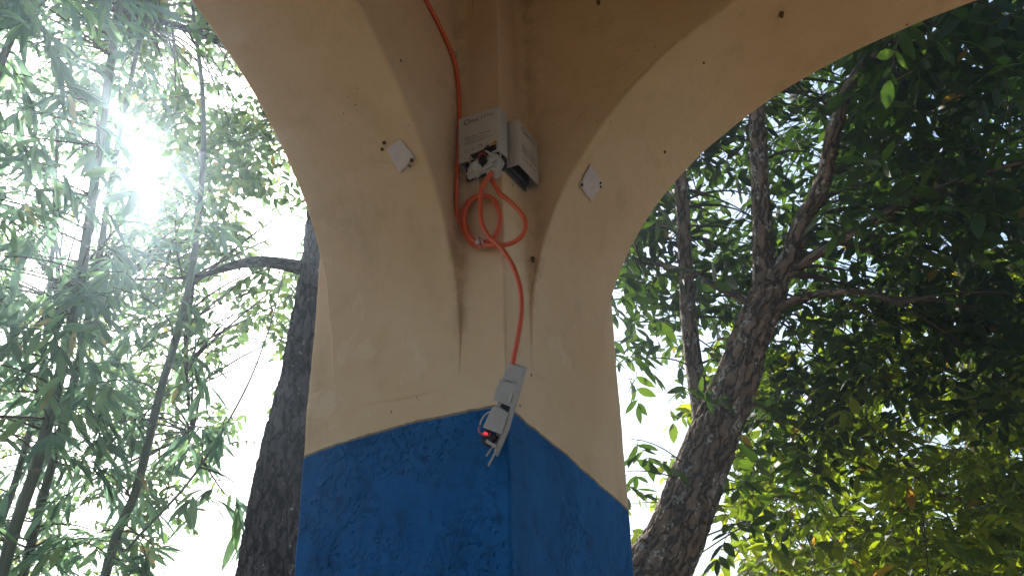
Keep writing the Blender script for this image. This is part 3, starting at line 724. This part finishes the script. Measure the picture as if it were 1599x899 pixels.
# left face of the pillar: looking at it, right is -Y, out is -X
mwL = Matrix([[LX[0], LY[0], 0, EDGE[0]], [LX[1], LY[1], 0, EDGE[1]], [0, 0, 1, 0], [0, 0, 0, 1]])
b1 = mwL @ frame((-.0022, .0715, 2.2955), (0, -1, 0), (0, 0, 1))
boxA = terminal_box('open white terminal box with torn wiring hanging from its lower end', b1, True)
b2 = mwL @ frame((.0035, -.0022, 2.283), (1, 0, 0), (0, 0, 1))
boxB = terminal_box('closed white terminal box around the corner, right of the torn one', b2, False)
# wiring guts of the torn box (children of it; local box frame)
V, Fc = [], []
random.seed(4)
def lump(name, cx, cy_, cz, sx, sy, sz, mat, parent, sd=0, amp=.35, seg=10):
    V, Fc = [], []
    for i in range(seg + 1):
        for j in range(seg):
            th, ph = math.pi * i / seg, 2 * math.pi * j / seg
            d = Vector((math.sin(th) * math.cos(ph), math.sin(th) * math.sin(ph), math.cos(th))); k = 1 + amp * noise.noise(d * 2.3 + Vector((sd, 0, 0)))
            V.append((cx + d.x * sx * k, cy_ + d.y * sy * k, cz + d.z * sz * k))
    for i in range(seg):
        for j in range(seg): Fc.append([i * seg + j, i * seg + (j + 1) % seg, (i + 1) * seg + (j + 1) % seg, (i + 1) * seg + j])
    return link(name, mesh(name, V, Fc), parent, [mat])
lump('torn_edge', .052, .006, .029, .020, .006, .005, M_DARK, boxA, 1, .9, 14)
lump('torn_edge', .066, .010, .028, .013, .007, .005, M_DARK, boxA, 5, .9, 14)
lump('amber_film', .0735, .017, .0295, .006, .0055, .003, M_AMBER, boxA, 3, .8)
lump('splice_tray', .050, -.013, .022, .030, .014, .008, M_CLEARP, boxA, 2, .75, 16)
lump('splice_tray', .027, -.022, .020, .013, .010, .008, M_CLEARP, boxA, 9, .8, 12)
lump('splice_tray', .072, -.020, .020, .012, .018, .006, M_CLEARP, boxA, 12, .6, 12)
lump('cable_seal', .068, -.036, .022, .013, .011, .009, M_WHITEP, boxA, 4, .5, 12)
lump('cable_gland', .053, -.012, .033, .007, .010, .006, M_DARK, boxA, 6, .7)
def local_tube(name, pts, rad, mat, parent, n=24, seg=8): 
    return tube_obj(name, catmull(np.array(pts), n), rad, mat, parent, seg)
local_tube('plastic_strap', [(.060, .004, .034), (.071, -.007, .036), (.082, -.018, .033), (.083, -.030, .028), (.076, -.034, .026)], .0021, M_WHITEP, boxA)
local_tube('plastic_strap', [(.083, .012, .028), (.0845, .0, .029), (.085, -.015, .030), (.082, -.022, .030)], .0014, M_WHITEP, boxA)
local_tube('plastic_strap', [(.030, .004, .031), (.027, -.002, .033), (.0265, -.008, .032)], .0013, M_WHITEP, boxA)
local_tube('red_wire', [(.040, -.004, .031), (.050, .002, .035), (.058, -.003, .034), (.055, -.012, .032)], .0009, M_REDWIRE, boxA)
local_tube('red_wire', [(.046, -.002, .031), (.056, .006, .034), (.066, .0, .033)], .0009, M_REDWIRE, boxA)
local_tube('pale_fibre', [(.028, -.026, .020), (.026, -.038, .016), (.018, -.050, .012), (.010, -.056, .010)], .0007, M_CLEARP, boxA)
local_tube('pale_fibre', [(.032, -.024, .022), (.034, -.04, .018), (.030, -.052, .012)], .0007, M_CLEARP, boxA)

# ------------------------------------------------------------------ orange cables
CR = .0041
def cable(name, label, pts, n):
    pts = np.array([wor(p) for p in pts]); path = catmull(pts, n); base = path[-1]
    r = empty(name, tuple(base)); tag(r, label, 'cable')
    tube_obj('sheath', path, CR, M_ORANGE, r, 10, None, base)
    return r, base
yw = sL - CR - .001
pts = [hit(x, y, 1, yw) for x, y in ((628, -70), (648, -32), (665, 0), (687, 42), (707, 88), (715, 128), (717, 165), (717, 210), (714, 270), (713, 318))]
px_ = lambda x, y, d=.008: hit(x, y, 0, -d)
pts += [px_(716, 345, .012), px_(730, 368, .012), px_(752, 378, .010), px_(772, 372, .010), px_(781, 345, .010), px_(774, 316, .012), px_(755, 305, .014), px_(734, 312, .012), px_(721, 335, .010), px_(724, 362, .010),
        px_(742, 384, .014), px_(760, 380, .018), px_(776, 362, .018), px_(781, 338, .018), px_(770, 312, .020), px_(750, 306, .020), px_(730, 322, .018), px_(726, 350, .018), px_(740, 376, .020), px_(770, 383, .024),
        px_(800, 379, .026), px_(819, 362, .026), px_(818, 340, .024), px_(800, 318, .022), px_(782, 303, .022), px_(773, 290, .022), px_(768, 280, .024)]
feed, fbase = cable('orange_cable', 'orange cable fixed down the wall and coiled under the torn terminal box', pts, 420)
pts = [px_(769, 268, .034), px_(760, 280, .036), px_(751, 300, .036), px_(750, 325, .034), px_(752, 348, .032), px_(764, 370, .032), px_(785, 390, .032), px_(803, 420, .034), px_(813, 455, .036), px_(814, 490, .036), px_(808, 530, .036), px_(802, 560, .036), px_(799, 578, .036)]
drop, dbase = cable('orange_cable', 'orange cable drooping free to the hanging grey connector', pts, 200)
def clip(px, py, ax, val, sz, ang):
    c = hit(px, py, ax, val); o = empty('cable_clip', tuple(wor(c))); o.rotation_euler[2] = ROT
    return o
c1 = clip(707, 86, 1, sL, .01, 0); tag(c1, 'small white clip holding the cable high on the wall', 'clip')
V, Fc = [], []; n = 12
for k in range(n + 1):
    a = math.pi * k / n
    for (rr, zz) in ((CR + .0005, -.003), (CR + .0020, -.003), (CR + .0020, .003), (CR + .0005, .003)): V.append((rr * math.cos(a), -.0042 - rr * math.sin(a) * 1.0 + .0005, zz))
for k in range(n):
    for q in range(4): Fc.append([k * 4 + q, k * 4 + (q + 1) % 4, (k + 1) * 4 + (q + 1) % 4, (k + 1) * 4 + q])
ho = link('hoop', mesh('hoop', V, Fc), c1, [M_WHITEP]); ho.rotation_euler[1] = .45
nl = link('nail', mesh('nail', [(.0065 + .0016 * math.cos(a), y, .0016 * math.sin(a)) for y in (-.005, .002) for a in np.arange(6) * math.pi / 3], [[0, 1, 2, 3, 4, 5], *[[k, k + 6, (k + 1) % 6 + 6, (k + 1) % 6] for k in range(6)]]), c1, [M_NAIL])
tie = empty('cable_tie', tuple(wor(px_(752, 380, .016)))); tie.rotation_euler[2] = ROT; tag(tie, 'white cable tie round the bottom of the coiled cable', 'cable tie')
th = np.linspace(0, 2 * math.pi, 20)
ring = np.stack([.012 * np.cos(th) - .002, .0 * th, .0085 * np.sin(th)], 1)
tube_obj('strap', ring, .0014, M_WHITEP, tie, 6)
ring = np.stack([.011 * np.cos(th) - .002, -.008 + .002 * np.sin(th), -.004 + .0085 * np.sin(th)], 1)
tube_obj('strap', ring, .0014, M_WHITEP, tie, 6)
box_obj('tie_head', (-.0165, -.0035, -.008), (-.011, .0025, -.002), M_WHITEP, tie, .0008)

# ------------------------------------------------------------------ hanging connector
hp = wor(px_(801, 570, .036)); dist = np.linalg.norm(hp - CAM)
top, bot = at(807, 568, dist), at(769, 708, dist + .01)
ev = unit(top - bot); view = unit(CAM - (top + bot) / 2); view = unit(view - ev * (view @ ev)); eu = np.cross(ev, view)
q = .42; eu2 = eu * math.cos(q) + view * math.sin(q); ew = np.cross(eu2, ev)   # turned a little to show its right edge
LEN = np.linalg.norm(top - bot)
mh = Matrix.Identity(4)
for i in range(3): mh[i][0], mh[i][1], mh[i][2], mh[i][3] = eu2[i], ev[i], ew[i], bot[i]
H = empty('fibre_connector', (0, 0, 0)); H.matrix_world = mh; tag(H, 'open grey plastic connector with a red light dangling over the pillar edge', 'connector')
def slab(name, outline, z0, z1, mat, bv=.0008):
    k = len(outline); outline = [(x * .86, y) for x, y in outline]; V = [(x, y, z0) for x, y in outline] + [(x, y, z1) for x, y in outline]
    Fc = [list(range(k))[::-1], list(range(k, 2 * k))] + [[i, (i + 1) % k, (i + 1) % k + k, i + k] for i in range(k)]
    o = link(name, mesh(name, V, Fc), H, [mat]); bevel(o, bv, 2); return o
l = LEN
slab('backplate', [(.002, .0), (.010, -.002), (.018, .30 * l), (.020, .995 * l), (-.017, l), (-.018, .80 * l), (-.016, .30 * l), (-.004, .24 * l), (-.002, .02)], -.003, -.0005, M_GREYP)
slab('side_rail', [(.0155, .985 * l), (.0195, .985 * l), (.0175, .30 * l), (.010, .0), (.006, .0), (.0135, .30 * l)], -.0004, .0095, M_GREYP)
slab('upper_cover', [(-.016, .80 * l), (.0150, .80 * l), (.0150, .975 * l), (-.012, .985 * l)], -.0004, .007, M_GREYP)
slab('middle_cover', [(-.021, .56 * l), (.0148, .54 * l), (.0148, .792 * l), (-.019, .795 * l), (-.019, .73 * l), (-.0215, .71 * l)], -.0004, .009, M_GREYP)
slab('lower_cover', [(-.025, .245 * l), (.0130, .235 * l), (.0145, .475 * l), (-.012, .515 * l), (-.018, .47 * l)], -.0004, .012, M_GREYP)
slab('recess', [(-.008, .50 * l), (.0140, .482 * l), (.0145, .535 * l), (-.006, .552 * l)], -.0003, .004, M_DARK)
slab('pale_latch', [(.0085, .585 * l), (.0125, .582 * l), (.0128, .68 * l), (.0090, .683 * l)], .0092, .0108, M_WHITEP, .0004)
local_tube('moulded_rib', [(-.004, .93 * l, .0072), (.003, .945 * l, .0074), (.010, .93 * l, .0074), (.014, .935 * l, .0072)], .0007, M_WHITEP, H)
local_tube('moulded_rib', [(-.010, .79 * l, .0095), (-.002, .815 * l, .0090), (.006, .80 * l, .0095), (.014, .79 * l, .0095)], .0007, M_WHITEP, H)
slab('black_connector', [(-.022, .085 * l), (-.004, .06 * l), (.0035, .19 * l), (-.017, .24 * l), (-.0235, .20 * l)], -.0004, .010, M_DARK)
def ball(name, c, rad, mat, parent, sx=1, sy=1, sz=1, seg=14):
    V, Fc = [], []
    for i in range(seg + 1):
        for j in range(seg):
            a, b = math.pi * i / seg, 2 * math.pi * j / seg
            V.append((c[0] + rad * sx * math.sin(a) * math.cos(b), c[1] + rad * sy * math.sin(a) * math.sin(b), c[2] + rad * sz * math.cos(a)))
    for i in range(seg):
        for j in range(seg): Fc.append([i * seg + j, i * seg + (j + 1) % seg, (i + 1) * seg + (j + 1) % seg, (i + 1) * seg + j])
    return link(name, mesh(name, V, Fc, True), parent, [mat])
local_tube('light_holder', [(-.026, .25 * l, .011), (-.0255, .205 * l, .0135), (-.018, .175 * l, .0145), (-.008, .18 * l, .0140), (-.006, .215 * l, .012)], .0013, M_REDWIRE, H)
ball('red_light', (-.0140, .192 * l, .0118), .0030, M_LAMP, H, 1.3, .8, .7)
local_tube('clear_fibre', [(-.014, .45 * l, .006), (-.022, .40 * l, .009), (-.0265, .33 * l, .010), (-.0275, .26 * l, .010)], .0011, M_WHITEP, H)
slab('cross_bar', [(-.012, .105 * l), (.009, .075 * l), (.010, .11 * l), (-.011, .14 * l)], .0105, .0135, M_GREYP, .0005)
slab('prong', [(-.0085, -.005), (-.0060, -.006), (.0035, .12 * l), (.0010, .125 * l)], .004, .0065, M_GREYP, .0004)
slab('prong', [(-.0020, -.018), (.0010, -.019), (.0110, .13 * l), (.0080, .135 * l)], -.0002, .0035, M_GREYP, .0004)

# ------------------------------------------------------------------ paper tags nailed to the arches
def paper(side, corners, marks, label):
    cm = np.mean(corners, 0); P = [on_soffit(*(cm + (np.array(q) - cm) * 1.12), side) for q in corners]; c = np.mean(P, 0)
    r = empty('paper_tag', tuple(wor(c))); r.rotation_euler[2] = ROT; tag(r, label, 'paper tag', 'white paper tags under the arches')
    nrm = unit(np.cross(P[1] - P[0], P[3] - P[0])); nrm *= np.sign(nrm @ (loc(CAM) - c))
    n = 8; V = []
    for i in range(n + 1):
        for j in range(n + 1):
            u, v = i / n, j / n; p = P[0] * (1 - u) * (1 - v) + P[1] * u * (1 - v) + P[2] * u * v + P[3] * (1 - u) * v
            if i in (0, n) or j in (0, n): p = p + (c - p) * .12 * (.5 + noise.noise(Vector((i * .7 + c[0] * 31, j * .7, 4))))
            V.append(p - c + nrm * (.0004 + .0016 * abs(noise.noise(Vector((u * 2.2, v * 2.2, c[0] * 9)))) * (1 if 0 < i < n else .6)))
    Fc = [[i * (n + 1) + j, (i + 1) * (n + 1) + j, (i + 1) * (n + 1) + j + 1, i * (n + 1) + j + 1] for i in range(n) for j in range(n)]
    o = link('sheet', mesh('sheet', V, Fc, True), r, [M_PAPER]); sd = o.modifiers.new('thickness', 'SOLIDIFY'); sd.thickness = .0006
    for k, (x, y, sz) in enumerate(marks):
        p = on_soffit(x, y, side) - c + nrm * .003; lump('nail', p[0], p[1], p[2], sz, sz, sz, M_NAIL, r, k * 3. + c[0], .8, 9)
paper('L', [(604, 233), (627, 219), (648, 246), (625, 269)], [(601, 223, .0030), (598, 233, .0027), (644, 250, .0030), (641, 259, .0022)], 'white paper tag nailed under the left arch')
paper('R', [(904, 290), (921, 257), (941, 287), (922, 313)], [(907, 288, .0030), (936, 285, .0026), (936, 291, .0020)], 'white paper tag nailed under the right arch')
# small mud nests and dead insects stuck to the plaster
def nest(px, py, where, sz, label, k):
    p = on_soffit(px, py, where) if where in 'LR' else hit(px, py, 1 if where == 'w' else 0, {'w': sL - .002, 'r': 0, 'x': sR - .002}.get(where, 0))
    if where == 'x': p = hit(px, py, 0, sR - .002)
    o = lump('mud_nest', 0, 0, 0, sz, sz * .8, sz * 1.3, M_WEB, None, k * 2.7, .9, 10); o.location = tuple(wor(p)); o.rotation_euler[2] = ROT
    tag(o, label, 'mud nest', 'mud nests on the plaster')
nest(1220, 22, 'R', .0055, 'brown mud nest under the right arch, near the top', 1)
nest(1099, 98, 'R', .0024, 'tiny brown speck under the right arch at its outer rim', 2)
nest(1038, 237, 'R', .0030, 'brown mud nest in the middle of the right arch', 3)
nest(934, 4, 'x', .0042, 'brown mud nest on the dark wall at the top edge', 4)
nest(832, 405, 'x', .0042, 'brown mud nest at the foot of the right arch', 5)

# ------------------------------------------------------------------ added air volume, scatters sunlight to stand in for lens glare
t = NT('glare_air'); pv = t.n('ShaderNodeVolumePrincipled'); pv.inputs['Color'].default_value = (.66, .83, 1, 1)
pv.inputs['Density'].default_value = .0085; pv.inputs['Anisotropy'].default_value = .85
t.l(pv.outputs[0], t.out.inputs['Volume'])
V, Fc = [], []; box(V, Fc, (-420, -420, -1.3), (420, 420, 13))
hz = link('glare_haze', mesh('glare_haze', V, Fc), None, [t.m]); tag(hz, 'thin air volume added to stand in for lens glare around the sun', 'glare_haze', kind='stuff')
